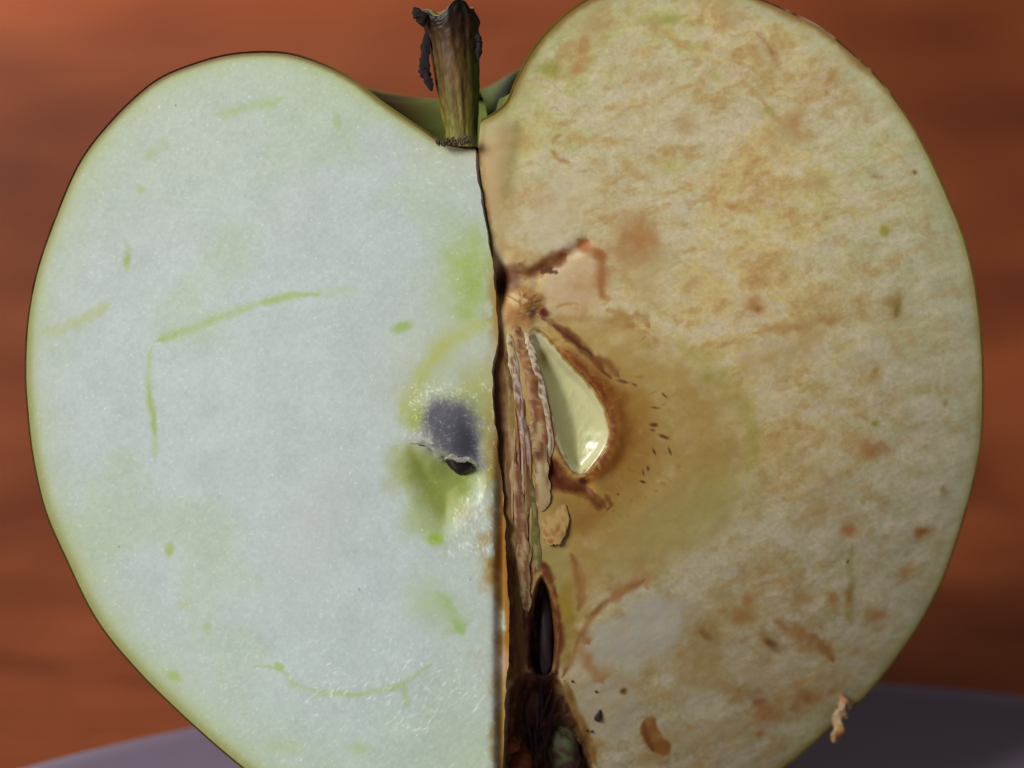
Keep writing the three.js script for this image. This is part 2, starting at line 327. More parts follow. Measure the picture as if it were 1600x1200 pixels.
  S.stroke([[680, 925], [700, 950], [712, 972], [722, 988]], 16, [166, 200, 116], 0.65, 0.95, 5); S.stroke([[706, 966], [724, 990]], 6, [160, 200, 96], 0.5, 0.95, 3);
  S.blot(670, 940, 40, 55, -0.5, [190, 212, 166], 0.6, 0.9, 0.3, 0.02); S.blot(440, 1170, 34, 18, 0, [190, 212, 150], 0.5, 0.9); S.blot(560, 1170, 20, 14, 0, [186, 212, 146], 0.5, 0.9);
  S.blot(480, 850, 60, 110, 0.2, [208, 214, 200], 0.3, 0.95, 0.4, 0.015); S.blot(520, 770, 60, 60, 0.2, [206, 214, 200], 0.3, 0.95, 0.4, 0.015);
  // the core line, the green flush by the seam
  S.blot(735, 430, 52, 90, 0.15, [180, 206, 114], 0.85, 1, 0.4, 0.03); S.blot(741, 452, 20, 28, 0.1, [160, 192, 84], 0.6, 1, 0.4, 0.05); S.blot(732, 492, 22, 16, 0, [160, 194, 80], 0.6, 1);
  S.blot(630, 510, 23, 12, -0.3, [160, 196, 90], 0.8, 0.8, 0.3, 0.06); S.blot(700, 540, 110, 90, 0, [206, 218, 190], 0.5, 1, 0.3, 0.02);
  S.stroke([[772, 500], [745, 512], [715, 525], [690, 545], [668, 578], [645, 610], [628, 645]], 17, [198, 206, 116], 0.75, 1, 6, 0.04);
  S.stroke([[700, 535], [672, 570], [640, 618]], 10, [200, 202, 104], 0.35, 1, 6, 0.04);
  S.blot(690, 630, 90, 70, 0.3, [192, 202, 150], 0.6, 1, 0.35, 0.03);
  S.blot(648, 655, 30, 26, 0, [170, 184, 72], 0.7, 0.9, 0.35, 0.05); S.blot(745, 600, 34, 44, 0, [192, 196, 122], 0.7, 0.9, 0.35, 0.05);
  S.blot(735, 640, 46, 36, 0, [164, 174, 92], 0.7, 0.9, 0.35, 0.05); S.blot(762, 690, 14, 90, 0, [184, 176, 92], 0.8, 0.9, 0.3, 0.05);
  S.blot(770, 735, 10, 22, 0, [186, 150, 52], 0.7, 0.9, 0.4, 0.07);
  // the hollow below the torn membrane
  S.poly([[630, 690], [690, 700], [748, 728], [756, 760], [742, 800], [715, 834], [690, 850], [668, 836], [640, 800], [610, 760], [600, 715]], [166, 178, 92], 0.9, 42, 16, 0.03);
  S.poly([[640, 694], [690, 716], [745, 735], [738, 790], [700, 810], [660, 780], [634, 730]], [150, 163, 74], 0.8, 34, 10, 0.03);
  S.blot(682, 843, 20, 12, 0.3, [150, 192, 40], 0.85, 0.9, 0.4, 0.06); S.blot(652, 812, 30, 40, 0.5, [168, 192, 110], 0.5, 0.9);
  S.blot(745, 800, 26, 55, 0.35, [206, 212, 186], 0.6, 0.9, 0.4, 0.05); S.blot(728, 800, 12, 18, 0, [190, 164, 120], 0.4, 0.9);
  // browning along the seam
  const seam = L_SEAM.filter((_, i) => i % 5 === 0);
  S.each((x, y, k) => {
    const [d] = dLine(x, y, seam), f = fbm(x * 0.06, y * 0.05, 25, 3);
    S.mix(k, [176, 132, 52], 0.75 * Math.exp(-Math.pow(d / (11 * f * 2), 2)) * sm(380, 470, y) * (1 - 0.7 * sm(520, 560, y) * sm(700, 640, y)));
    S.mix(k, [150, 98, 24], 0.85 * Math.exp(-Math.pow(d / (24 * f), 2)) * sm(730, 800, y) * (1 - 0.5 * sm(1000, 1100, y)));
    S.mix(k, [166, 110, 24], 0.9 * Math.exp(-Math.pow(d / (52 * f), 2)) * sm(815, 850, y) * sm(945, 900, y));
    S.mix(k, [196, 168, 140], 0.6 * Math.exp(-Math.pow(d / (60 * f), 2)) * sm(1000, 1030, y) * sm(1090, 1040, y));
    S.mix(k, [226, 226, 224], 0.45 * Math.exp(-Math.pow(d / 60, 2)) * sm(330, 250, y));
  }, 640, 220, 820, 1240);
  // thin membrane with the dark pip showing through it
  S.poly([[682, 616], [728, 618], [750, 642], [756, 690], [752, 738], [722, 724], [690, 712], [660, 694], [652, 658]], [122, 120, 122], 0.95, 26, 10, 0.05);
  S.poly([[668, 638], [722, 630], [744, 656], [751, 700], [750, 735], [720, 723], [692, 711], [668, 690]], [82, 82, 92], 0.9, 22, 8, 0.06);
  S.poly([[716, 665], [742, 672], [747, 720], [722, 716], [708, 690]], [64, 64, 72], 0.75, 16, 6, 0.08);
  S.stroke([[632, 688], [655, 684], [675, 692]], 10, [196, 198, 184], 0.75, 0.9, 5); S.stroke([[688, 709], [706, 715], [724, 716], [742, 726], [753, 738]], 5, [164, 162, 142], 0.8, 0.9, 2);
  // pale cells and wet glints painted into the colour, many on membrane and seam
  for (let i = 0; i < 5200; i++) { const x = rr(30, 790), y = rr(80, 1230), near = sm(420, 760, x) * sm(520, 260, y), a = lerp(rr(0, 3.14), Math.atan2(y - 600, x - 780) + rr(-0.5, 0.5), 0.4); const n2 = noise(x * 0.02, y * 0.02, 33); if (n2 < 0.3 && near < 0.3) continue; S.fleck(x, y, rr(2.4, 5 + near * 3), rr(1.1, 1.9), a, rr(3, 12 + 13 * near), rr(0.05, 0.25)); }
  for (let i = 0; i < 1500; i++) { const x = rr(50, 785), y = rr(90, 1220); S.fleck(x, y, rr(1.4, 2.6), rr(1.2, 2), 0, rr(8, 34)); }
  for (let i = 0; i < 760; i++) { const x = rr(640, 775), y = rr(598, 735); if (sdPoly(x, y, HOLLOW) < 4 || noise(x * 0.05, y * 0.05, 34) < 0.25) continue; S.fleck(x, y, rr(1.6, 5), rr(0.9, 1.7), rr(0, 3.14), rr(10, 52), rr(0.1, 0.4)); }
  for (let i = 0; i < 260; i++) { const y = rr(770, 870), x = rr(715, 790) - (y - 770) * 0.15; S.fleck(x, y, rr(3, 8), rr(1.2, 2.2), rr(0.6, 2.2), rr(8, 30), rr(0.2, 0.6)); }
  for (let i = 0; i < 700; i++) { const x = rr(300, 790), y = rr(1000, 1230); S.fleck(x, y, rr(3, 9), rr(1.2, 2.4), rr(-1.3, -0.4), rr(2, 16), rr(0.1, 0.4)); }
  for (let i = 0; i < 190; i++) { const a = rr(0, 6.28), q = Math.sqrt(rnd()), x = 612 + Math.cos(a) * q * 150, y = 1085 + Math.sin(a) * q * 66; if (noise(x * 0.025, y * 0.025, 38) < 0.42) continue; S.fleck(x, y, rr(3, 9), rr(1.2, 2.4), rr(-1.2, -0.3), rr(10, 42), rr(0.2, 0.6)); }  // glints painted over the wet patch
  // wet patches: shinier and rougher in relief
  S.each((x, y, k) => {
    const w1 = Math.exp(-Math.pow((x - 610) / 130, 2) - Math.pow((y - 1085) / 62, 2)), w2 = Math.exp(-Math.pow((x - 752) / 34, 2) - Math.pow((y - 815) / 60, 2)), w = Math.max(w1, w2 * 0.9) * sm(0.38, 0.6, fbm(x * 0.03, y * 0.03, 36, 3));
    S.r[k] = lerp(S.r[k], 0.16, w); S.b[k] += w * ((fbm(x * 0.06 + y * 0.05, y * 0.1, 37, 2) - 0.5) * 2.2);
  });
  for (const [x, y] of [[180, 857], [561, 921], [735, 905], [270, 161]]) S.blot(x, y, 1.7, 2, 0, [120, 114, 96], 0.6, 0.6, 0.2);
}
function hL(x, y) {
  let h = hL0(x, y) + (fbm(x * 0.02, y * 0.02, 81, 3) - 0.5) * 0.05;
  if (x > 560 && y > 560 && y < 900) {
    const s = sdPoly(x, y, HOLLOW);
    if (s < 0) { const [d, at] = dLine(x, y, TORN); const basin = sm(0, 62, -s); h -= basin * 0.75 + 1.1 * sm(0, 5, -s) * sm(60, 4, d) * sm(652, 722, x); }
    h += 0.35 * Math.exp(-Math.pow((x - 712) / 42, 2) - Math.pow((y - 672) / 45, 2)) * sm(-3, 3, s);
  }
  h -= 0.7 * Math.exp(-Math.pow((785 - x) / 10, 2)) * sm(600, 800, y);            // the edge by the core is rounded off
  return h;
}
const fresh = new THREE.Group(); fresh.name = 'fresh_apple_piece'; scene.add(fresh);
fresh.userData = { label: 'freshly cut pale green white apple piece with brown stem, left on the plate', category: 'apple piece' };
{
  const P = makePiece({ out: L_OUT, seam: L_SEAM, dir: -1, axis: 770, h: hL, sheet: LS, skinWidth: 3.2, bulge: -0.01, drop: (y, r) => 46 * sm(420, 120, y) * sm(20, 160, r) + SAG_L * sm(700, 1250, y), sweep: Math.PI / 2 });
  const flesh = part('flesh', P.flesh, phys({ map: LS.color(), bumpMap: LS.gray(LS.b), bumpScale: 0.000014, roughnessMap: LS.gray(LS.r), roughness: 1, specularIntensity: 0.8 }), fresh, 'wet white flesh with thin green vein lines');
  paint(P.skin, (x, y, z, u, v) => {
    const n = fbm(x * 900 + z * 500 + 40, y * 900 + 40, 91, 3), hi = sm(0.012, 0.024, y) * sm(-0.004, -0.012, x), ring = u < 0.03;
    let c = mixc([150, 160, 88], [128, 142, 66], n);
    if (ring || u < 0.06) c = mixc(mixc([86, 66, 28], [56, 30, 26], sm(0.004, 0.016, y + (n - 0.5) * 0.02)), [120, 116, 46], sm(-0.020, -0.010, x) * sm(0.016, 0.022, y));
    else c = mixc(c, [104, 52, 40], 0.75 * hi * sm(0.35, 0.6, n));
    return c;
  });
  part('skin', P.skin, phys({ vertexColors: true, roughness: 0.75, specularIntensity: 0.12 }), fresh, 'green skin with a thin dark reddish brown edge');
  // the pip under the membrane
  part('seed', lumpy(722, 690, -0.72, 34, 52, 1.0, 5, 0.05), phys({ color: new THREE.Color(0.018, 0.011, 0.009), roughness: 0.3 }), fresh, 'dark brown pip peeping from under the grey membrane');
  // ragged lip of the membrane
  const lip = strand([[640, 692, hL0(640, 692) + 0.02], [664, 693, hL0(664, 693) + 0.06], [682, 705, hL0(682, 705) + 0.1], [690, 714, hL0(690, 714) + 0.1]], 3.2, 1.2, { rough: 0.9, s: 4, n: 60 });
  const lip2 = strand([[694, 717, 0.4], [706, 714, 0.46], [718, 719, 0.48], [732, 717, 0.48], [748, 728, 0.42]], 3.6, 1.2, { rough: 1, s: 8, n: 60 });
  part('membrane_edge', mergeGeometries([lip, lip2]), std({ color: new THREE.Color(0.36, 0.36, 0.29), roughness: 0.4 }), fresh, 'ragged translucent rim of the torn core membrane');
  // frayed rim of skin round the foot of the stem
  const fray = [];
  for (let i = 0; i < 44; i++) { const x = rr(684, 736), y = 226 + (x > 725 ? -3 : 1) + rr(-3, 2), b = rr(-6, 6); fray.push(strand([[x, y + 3, 0.9], [x + b * 0.5, y - rr(1, 4), 1.15 + rr(0, 0.15)], [x + b * 1.6, y - rr(4, 13), 0.9]], rr(0.8, 2.4), 0.9, { n: 8, m: 6, rough: 0.8, s: i, taper: 0.5 })); }
  part('frayed_skin', mergeGeometries(fray), std({ color: new THREE.Color(0.10, 0.075, 0.032), roughness: 0.8 }), fresh, 'brown frayed skin round the foot of the stem');
}
// ---- the stem
{
  const AX = [[722, 236, 24], [721, 200, 25], [719, 170, 29], [716, 135, 33], [713, 100, 36], [709, 65, 39.5], [705, 40, 43], [703, 22, 46], [703, 10, 44]];
  const at = (v) => { const f = v * (AX.length - 1), i = Math.min(AX.length - 2, Math.floor(f)), t = f - i; return [0, 1, 2].map((q) => lerp(AX[i][q], AX[i + 1][q], t)); };
  const NA = 80, NV = 130;
  const ridge = (a, v) => 1 + 0.07 * Math.cos(a * 3 + 0.6) + (fbm(a * 3.2 + 20, v * 1.2, 101, 3) - 0.5) * 0.28 + (fbm(a * 9 + 20, v * 16, 102, 3) - 0.5) * 0.08 * (0.4 + v);
  const stem = gridGeometry(NA, NV, (u, v) => {
    const a = u * Math.PI * 2, ca = Math.cos(a), sa = Math.sin(a);
    const wrapA = u < 0.5 ? a : Math.PI * 2 - a;                        // no seam in the ridges
    const side = Math.min(1, v / 0.8), [cx, cy, r] = at(side), k = ridge(wrapA + (sa < 0 ? 7 : 0), side);
    // ragged top: low notch on the left front, knob on the right
    const knob = 16 * Math.exp(-Math.pow((ca - 0.35) / 0.45, 2)), notch = 14 * Math.exp(-Math.pow((ca + 0.35) / 0.4, 2)) * sm(-0.2, 0.5, sa), spur = 14 * sm(-0.75, -1, ca);
    const rag = (knob - notch) * sm(0.6, 1, side) * 1 + (noise(a * 4, 3, 103) - 0.5) * 6 * sm(0.8, 1, side);
    if (v <= 0.8) return [X(cx + ca * r * k - spur * sm(0.75, 1, side) + (ca > 0 ? -ca * 8 * sm(0.8, 1, side) : 0)), Y(cy - rag), (-2.1 + sa * r * k * 0.05 * 0.85) * MM, u, v];
    const t = (v - 0.8) / 0.2, rin = r * k * (1 - t), deep = 26 * sm(0.1, 1, t);
    return [X(cx + ca * rin - spur * (1 - t) + (ca > 0 ? -ca * 8 * (1 - t) : 0)), Y(cy - rag * (1 - t) + deep * (1 - 0.5 * Math.max(0, ca)) ), (-2.1 + sa * rin * 0.05 * 0.85) * MM, u, v];
  });
  paint(stem, (x, y, z, u, v) => {
    const side = Math.min(1, v / 0.8), a = u * Math.PI * 2, ca = Math.cos(a), f = fbm(ca * 6 + 10, side * 1.6, 111, 3), sp = fbm(ca * 14 + 10, side * 24, 112, 3);
    if (v > 0.8) return mixc([176, 160, 96], [120, 84, 40], sm(0.8, 0.93, v) * (0.5 + 0.5 * f));
    const up = side + (f - 0.5) * 0.35;
    let c = mixc([150, 156, 78], [112, 92, 48], sm(0.12, 0.5, up));
    c = mixc(c, [66, 46, 34], sm(0.42, 0.85, up));
    c = mixc(c, [40, 30, 26], sm(0.78, 0.98, up));
    c = mixc(c, [60, 78, 24], 0.7 * sm(0.25, 0.85, ca) * sm(0.75, 0.5, side));          // green right flank
    c = mixc(c, [120, 86, 30], 0.5 * sm(0.6, 0.75, f) * sm(0.9, 0.6, side));
    c = mixc(c, [168, 154, 124], 0.55 * Math.exp(-Math.pow((ca - 0.02) / 0.22, 2)) * sm(0.7, 0.4, side) * (0.4 + sp));   // highlight painted as a pale stripe down the middle
    return [c[0] * 1.08, c[1], c[2] * 0.78].map((q) => q * (0.55 + 0.5 * sp));
  });
  const sg = part('stem', stem, std({ vertexColors: true, roughness: 0.5 }), fresh, 'thick brown and olive stem with a broken ragged top');
  const bark = mergeGeometries([
    strand([[670, 40, -1.5], [664, 62, -1.3], [663, 85, -1.2], [664, 105, -1.2], [667, 122, -1.2], [674, 140, -1.2]], 7, 2.2, { rough: 0.9, s: 12, n: 90 }),
    strand([[662, 40, -0.6], [655, 24, -0.4], [646, 10, -0.4]], 12, 4, { rough: 0.6, s: 14, n: 40, taper: 0.7 }),
    strand([[746, 50, -1.0], [748, 64, -1.0], [747, 92, -1.0]], 4, 3, { rough: 0.8, s: 15, n: 40 }),
    strand([[666, 106, -0.4], [662, 106, -0.3], [658, 103, -0.3]], 1.6, 1.6, { n: 8, m: 6 }),
  ]);
  part('bark_strip', bark, std({ color: new THREE.Color(0.010, 0.0075, 0.0065), roughness: 0.85 }), sg, 'dark peeling strip of bark hanging from the stem');
}

// ================================================================ the browned piece, right
const RS = new Sheet(735, -50, 1555, 1310, 1);
const warpS = (x, y) => 2.2 * fbm(x * 0.01, y * 0.01, 295, 3);
const CHAMBER = smoothLine([[829, 517], [838, 514], [852, 522], [872, 545], [893, 570], [915, 592], [935, 618], [950, 648], [955, 676], [948, 700], [933, 722], [912, 742], [896, 738], [884, 724], [872, 700], [862, 668], [853, 630], [842, 590], [832, 555]], 120, true);
const SLOT = smoothLine([[846, 902], [858, 918], [868, 955], [871, 1000], [868, 1040], [862, 1060], [838, 1062], [826, 1040], [826, 985], [832, 935]], 90, true);
const PIT = smoothLine([[800, 1062], [838, 1050], [876, 1055], [884, 1085], [900, 1120], [915, 1150], [934, 1205], [930, 1250], [790, 1250], [785, 1180], [790, 1110]], 90, true);
const CHANNEL = smoothLine([[782, 520], [800, 540], [812, 600], [824, 680], [832, 760], [842, 850], [846, 900], [830, 960], [822, 1050], [800, 1070], [780, 1070], [768, 900], [766, 700], [770, 560]], 120, true);
{
  const S = RS, inn = inset(R_OUT, 4, 1);
  S.each((x, y, k) => {
    const wx = x + (fbm(x * 0.012, y * 0.012, 201, 4) - 0.5) * 90, wy = y + (fbm(x * 0.012, y * 0.012, 211, 4) - 0.5) * 90;
    const big = fbm(wx * 0.005, wy * 0.006, 221, 4), mid = fbm(wx * 0.021 + wy * 0.004, wy * 0.034 - wx * 0.006, 231, 5), fine = fbm(x * 0.13, y * 0.16, 241, 3), cell = noise(x * 0.31, y * 0.31, 251);
    const toEdge = sm(1150, 1480, x), low = sm(700, 950, y) * sm(900, 1000, x);
    let c = mixc([224, 203, 136], [216, 205, 154], sm(0.4, 0.6, big));
    c = mixc(c, [200, 204, 164], 0.75 * toEdge);
    c = mixc(c, [194, 187, 136], 0.6 * low);  // olive tint, also painted darker to dim the lower right
    c = mixc(c, [206, 208, 134], 0.65 * sm(0.44, 0.62, fbm(wx * 0.008, wy * 0.008, 261, 3)) * sm(460, 250, y) * (1 - toEdge * 0.6));
    c = mixc(c, [206, 172, 112], (0.4 - 0.16 * toEdge) * sm(0.48, 0.72, mid));
    c = mixc(c, [194, 152, 90], (0.3 - 0.12 * toEdge) * sm(0.58, 0.76, mid));
    c = mixc(c, [222, 211, 178], 0.55 * sm(0.52, 0.36, mid));
    const dx = x * 0.94 - y * 0.34, dy = x * 0.34 + y * 0.94, mot = fbm(dx * 0.034 + warpS(x, y), dy * 0.075, 291, 4);     // fine mottling along the torn fibres
    c = mixc(c, [200, 160, 96], (0.48 - 0.22 * toEdge) * sm(0.58, 0.78, mot)); c = mixc(c, [232, 218, 190], 0.4 * sm(0.44, 0.28, mot));
    const rid = Math.abs(fbm(wx * 0.011 - 7, wy * 0.026, 271, 4) - 0.5);       // thin torn edges
    c = mixc(c, [184, 140, 82], 0.3 * sm(0.022, 0.0, rid) * sm(0.5, 0.62, fbm(x * 0.009, y * 0.009, 281, 3)) * (1 - 0.5 * toEdge));
    const d = (fine - 0.5) * 24 + (cell - 0.5) * 14;
    S.c.set([c[0] + d, c[1] + d, c[2] + d * 0.9], k * 3);
    S.b[k] = 0.5 + (mid - 0.5) * 0.9 + (fine - 0.5) * 0.3 ; S.r[k] = 0.62;
  });
  const B1 = [190, 140, 82], B2 = [160, 108, 50], B3 = [126, 74, 34], B4 = [88, 44, 22], OL = [168, 160, 72], TAN = [196, 168, 110];
  // the core ground: tan, bounded by a greenish line
  S.poly([[800, 505], [900, 492], [990, 505], [1060, 540], [1120, 580], [1160, 630], [1176, 690], [1168, 760], [1135, 815], [1080, 860], [1010, 905], [950, 935], [905, 985], [880, 1050], [800, 1050], [790, 700]], [190, 160, 88], 0.88, 55, 20, 0.03);
  S.poly([[850, 520], [940, 560], [1010, 600], [1040, 680], [1010, 760], [950, 830], [880, 850], [850, 760]], [176, 138, 66], 0.75, 60, 24, 0.03);
  S.poly([[930, 580], [1000, 600], [1040, 640], [1035, 720], [990, 790], [930, 830], [890, 770], [950, 720], [965, 660]], [168, 126, 52], 0.55, 40, 20, 0.04);
  S.blot(1130, 780, 90, 60, -0.6, [186, 174, 98], 0.6, 1, 0.4, 0.02);
  S.stroke([[1060, 540], [1125, 582], [1165, 640], [1180, 690], [1172, 740]], 16, [180, 170, 84], 0.45, 1, 8, 0.03); S.blot(1182, 690, 14, 34, 0, [174, 168, 72], 0.4, 1); S.blot(1105, 590, 12, 9, 0, OL, 0.6, 1);
  S.blot(1060, 820, 110, 60, -0.5, [190, 180, 110], 0.6, 1, 0.4, 0.03); S.blot(1000, 880, 70, 40, -0.4, [184, 164, 96], 0.55, 1, 0.4, 0.03);
  // white lobe low on the face and the vein that bounds it
  S.poly([[960, 960], [1000, 930], [1060, 925], [1110, 960], [1090, 1010], [1040, 1050], [960, 1060], [905, 1060], [892, 1100], [885, 1050], [905, 1000]], [206, 203, 180], 0.85, 36, 16, 0.03);
  S.poly([[888, 1060], [960, 1050], [1020, 1080], [1010, 1140], [960, 1180], [910, 1150], [892, 1100]], [200, 190, 158], 0.6, 30, 14, 0.03);
  S.stroke([[880, 1065], [895, 1030], [910, 995], [930, 962], [952, 942], [985, 922], [1012, 910]], 6, B2, 0.85, 0.9, 4); S.stroke([[955, 940], [985, 918], [1010, 908], [1018, 925]], 12, B1, 0.7, 0.95, 8);
  S.stroke([[912, 1000], [918, 1040], [935, 1060], [945, 1075]], 12, B1, 0.7, 0.9, 8); S.stroke([[895, 990], [915, 996], [922, 1010]], 9, B2, 0.7, 0.9, 5);
  S.stroke([[893, 868], [903, 900], [909, 940], [903, 955]], 8, B2, 0.75, 0.9, 4); S.stroke([[905, 880], [912, 920], [908, 950]], 6, B1, 0.7, 0.9, 4);
  S.poly([[858, 905], [890, 900], [905, 960], [905, 1000], [890, 1040], [872, 1050], [872, 980]], [176, 150, 58], 0.85, 14, 6);
  S.poly([[845, 850], [884, 855], [892, 905], [868, 935], [850, 895]], [182, 168, 98], 0.8, 12, 5);
  // brown marks above the core
  S.blot(992, 375, 42, 46, 0.1, [186, 130, 74], 0.85, 0.8, 0.35, 0.03); S.blot(1010, 392, 30, 26, 0.4, [182, 128, 72], 0.4, 0.9); S.blot(1000, 410, 70, 60, 0, TAN, 0.5, 1);
  S.blot(870, 330, 60, 90, 0.5, [222, 210, 172], 0.55, 1, 0.3, 0.02);
  S.poly([[850, 420], [900, 395], [938, 405], [942, 460], [945, 490], [870, 492], [840, 470]], [220, 186, 146], 0.6, 26, 10);
  S.stroke([[800, 428], [830, 425], [852, 412], [880, 398], [905, 384], [918, 376]], 13, [150, 92, 56], 0.85, 0.85, 7, 0.06, 0.3);
  S.stroke([[838, 422], [858, 418], [872, 408], [886, 398]], 9, B3, 0.85, 0.8, 4); S.stroke([[845, 424], [862, 419]], 6, [86, 46, 20], 0.8, 0.8, 3); S.stroke([[859, 425], [872, 426]], 4, B4, 0.85, 0.7, 2);
  S.stroke([[905, 374], [920, 385], [938, 396], [941, 420], [938, 460], [945, 466]], 9, [178, 118, 66], 0.8, 0.9, 5); S.blot(912, 384, 14, 12, 0.4, [180, 116, 64], 0.8, 0.8); S.blot(936, 398, 12, 11, 0.3, [170, 108, 56], 0.8, 0.8);
  S.blot(905, 448, 10, 9, 0, [206, 168, 106], 0.7, 0.8); S.blot(948, 466, 9, 7, 0, B1, 0.8, 0.7); S.stroke([[948, 482], [975, 492], [1000, 496], [1012, 508]], 10, [180, 136, 76], 0.8, 0.85, 6); S.blot(984, 508, 9, 6, 0, B2, 0.7, 0.8);
  S.stroke([[868, 480], [886, 474], [905, 475]], 3, B1, 0.7, 0.9, 2); S.stroke([[860, 498], [890, 498], [930, 502], [990, 508]], 9, [182, 144, 80], 0.7, 1, 5);
  S.poly([[784, 420], [812, 408], [820, 440], [806, 470], [784, 480], [776, 440]], [112, 66, 40], 0.8, 14, 7); S.blot(783, 440, 14, 30, 0, [60, 28, 20], 0.9, 0.8); S.stroke([[812, 410], [824, 424], [820, 436]], 6, [136, 92, 44], 0.7, 0.9, 4);
  S.poly([[782, 470], [800, 452], [825, 448], [850, 462], [852, 490], [832, 508], [806, 518], [786, 505]], [190, 142, 82], 0.9, 8, 6); S.blot(806, 470, 18, 12, 0.3, [222, 200, 142], 0.8, 0.7, 0.5, 0.1); S.blot(838, 489, 10, 6, 0.4, [224, 196, 160], 0.8, 0.6);
  for (let i = 0; i < 22; i++) { const a = rr(-2.6, 1.4); S.stroke([[818 + rr(-14, 14), 480 + rr(-12, 12)], [820 + Math.cos(a) * rr(22, 40), 478 + Math.sin(a) * rr(16, 34)]], rr(1.2, 2.6), rnd() < 0.4 ? [222, 196, 146] : [150, 96, 48], 0.6, 0.8, 2); }
  S.blot(850, 489, 11, 8, 0.5, [116, 58, 34], 0.9, 0.8, 0.4, 0.08);
  // brown rim of the seed chamber
  S.stroke([[846, 498], [870, 510], [892, 526], [918, 550], [938, 572], [956, 590]], 9, [118, 66, 32], 0.8, 0.8, 6, 0.05, 0.3); S.stroke([[862, 508], [884, 522], [905, 540], [924, 556]], 4.5, [96, 48, 26], 0.75, 0.8, 4);
  S.stroke([[880, 545], [915, 582], [945, 622], [962, 665], [956, 702], [938, 730], [916, 752]], 17, [150, 84, 26], 0.95, 0.9, 6, 0.05, 0.3); S.stroke([[886, 550], [918, 582], [946, 622], [960, 668], [953, 702], [936, 728], [914, 748]], 6, [112, 58, 20], 0.85, 0.9, 4, 0.06, 0.2);
  S.stroke([[950, 600], [972, 640], [980, 680], [965, 720], [940, 745]], 17, [156, 96, 32], 0.85, 0.95, 10, 0.05);
  S.stroke([[930, 560], [950, 570], [968, 590]], 7, [134, 82, 36], 0.7, 0.9, 4);
  for (let i = 0; i < 70; i++) { const q = CHAMBER[Math.floor(rr(6, 66))], o = rr(0, 26); S.blot(q[0] + o * 0.85, q[1] - o * 0.35 * rr(-1, 1.4), rr(2, 10), rr(1.5, 5), rr(-0.6, 1.2), [B2, B3, [176, 112, 44]][i % 3], rr(0.3, 0.7), 0.9, 0.6, 0.1); }
  for (let i = 0; i < 120; i++) { const a = rr(-0.9, 1.3), R = rr(60, 190); S.blot(890 + Math.cos(a) * R, 665 + Math.sin(a) * R, rr(2, 9), rr(1.5, 4), a + rr(-0.6, 0.6), [[150, 110, 50], [196, 168, 96], [170, 124, 56]][i % 3], rr(0.2, 0.5), 0.95, 0.6, 0.1); }
  S.poly([[850, 712], [872, 716], [890, 742], [912, 756], [930, 772], [948, 786], [940, 800], [915, 778], [890, 772], [868, 772], [850, 752]], [112, 60, 26], 1, 9, 8); S.blot(862, 735, 14, 18, 0.2, [98, 48, 24], 0.7, 0.8); S.blot(910, 752, 9, 8, 0, [78, 34, 30], 0.9, 0.6, 0.3);
  S.stroke([[920, 765], [938, 780], [948, 797]], 5, B3, 0.8, 0.8, 3); S.stroke([[945, 775], [955, 790], [950, 800]], 4, B3, 0.7, 0.8, 3);
  S.poly([[862, 770], [905, 785], [935, 810], [925, 835], [890, 840], [868, 820]], [166, 128, 58], 0.7, 16, 8); S.stroke([[900, 822], [925, 812], [945, 800]], 16, [166, 122, 58], 0.6, 0.9, 8);
  for (const [x0, y0, x1, y1, w] of [[966, 594, 982, 598, 4], [984, 598, 997, 603, 4.5], [1018, 636, 1030, 638, 3.5], [1015, 663, 1030, 665, 4.5], [1016, 671, 1024, 673, 3], [1005, 735, 1008, 746, 3.2], [1013, 728, 1014, 736, 3], [1001, 752, 1010, 756, 3], [965, 772, 968, 775, 2.5], [1030, 680, 1046, 686, 4], [1036, 615, 1044, 622, 3], [1020, 700, 1026, 712, 3], [1046, 700, 1050, 712, 3]]) S.blot((x0 + x1) / 2, (y0 + y1) / 2, Math.hypot(x1 - x0, y1 - y0) * 0.62, w * 0.75, Math.atan2(y1 - y0, x1 - x0), B4, 0.8, 0.9, 0.6, 0.12);
  // browns and olives beside the core, darker in its holes
  S.poly(CHANNEL.filter((_, i) => i % 6 === 0), [150, 118, 66], 0.85, 10, 4); S.poly([[770, 500], [784, 512], [790, 600], [796, 700], [800, 760], [790, 800], [772, 800], [765, 650]], [100, 62, 32], 0.8, 10, 4);
  S.poly([[784, 860], [806, 860], [824, 960], [820, 1050], [800, 1070], [776, 1060], [774, 900]], [156, 122, 40], 0.9, 10, 5); S.stroke([[806, 770], [812, 830], [806, 880]], 10, [190, 140, 88], 0.7, 0.8, 5);
  S.stroke([[832, 900], [845, 885], [858, 905], [868, 940], [874, 1000], [870, 1060]], 9, [112, 52, 24], 0.9, 0.8, 4); S.stroke([[832, 930], [826, 980], [826, 1050]], 6, [94, 46, 24], 0.85, 0.8, 4);
  S.poly(SLOT.filter((_, i) => i % 5 === 0), [84, 56, 30], 0.95, 6, 3); S.poly(PIT.filter((_, i) => i % 5 === 0), [98, 62, 34], 0.95, 9, 5);
  for (let i = 0; i < 60; i++) { const x = rr(795, 905), y = rr(1050, 1200); if (sdPoly(x, y, PIT) > -4) continue; S.stroke([[x, y], [x + rr(-6, 6), y + rr(15, 30)], [x + rr(-10, 10), y + rr(35, 60)]], rr(1.5, 5), [[134, 84, 40], [60, 36, 26], [96, 62, 62], [150, 108, 48], [70, 40, 40]][i % 5], rr(0.4, 0.8), 0.9, 4, 0.08); }
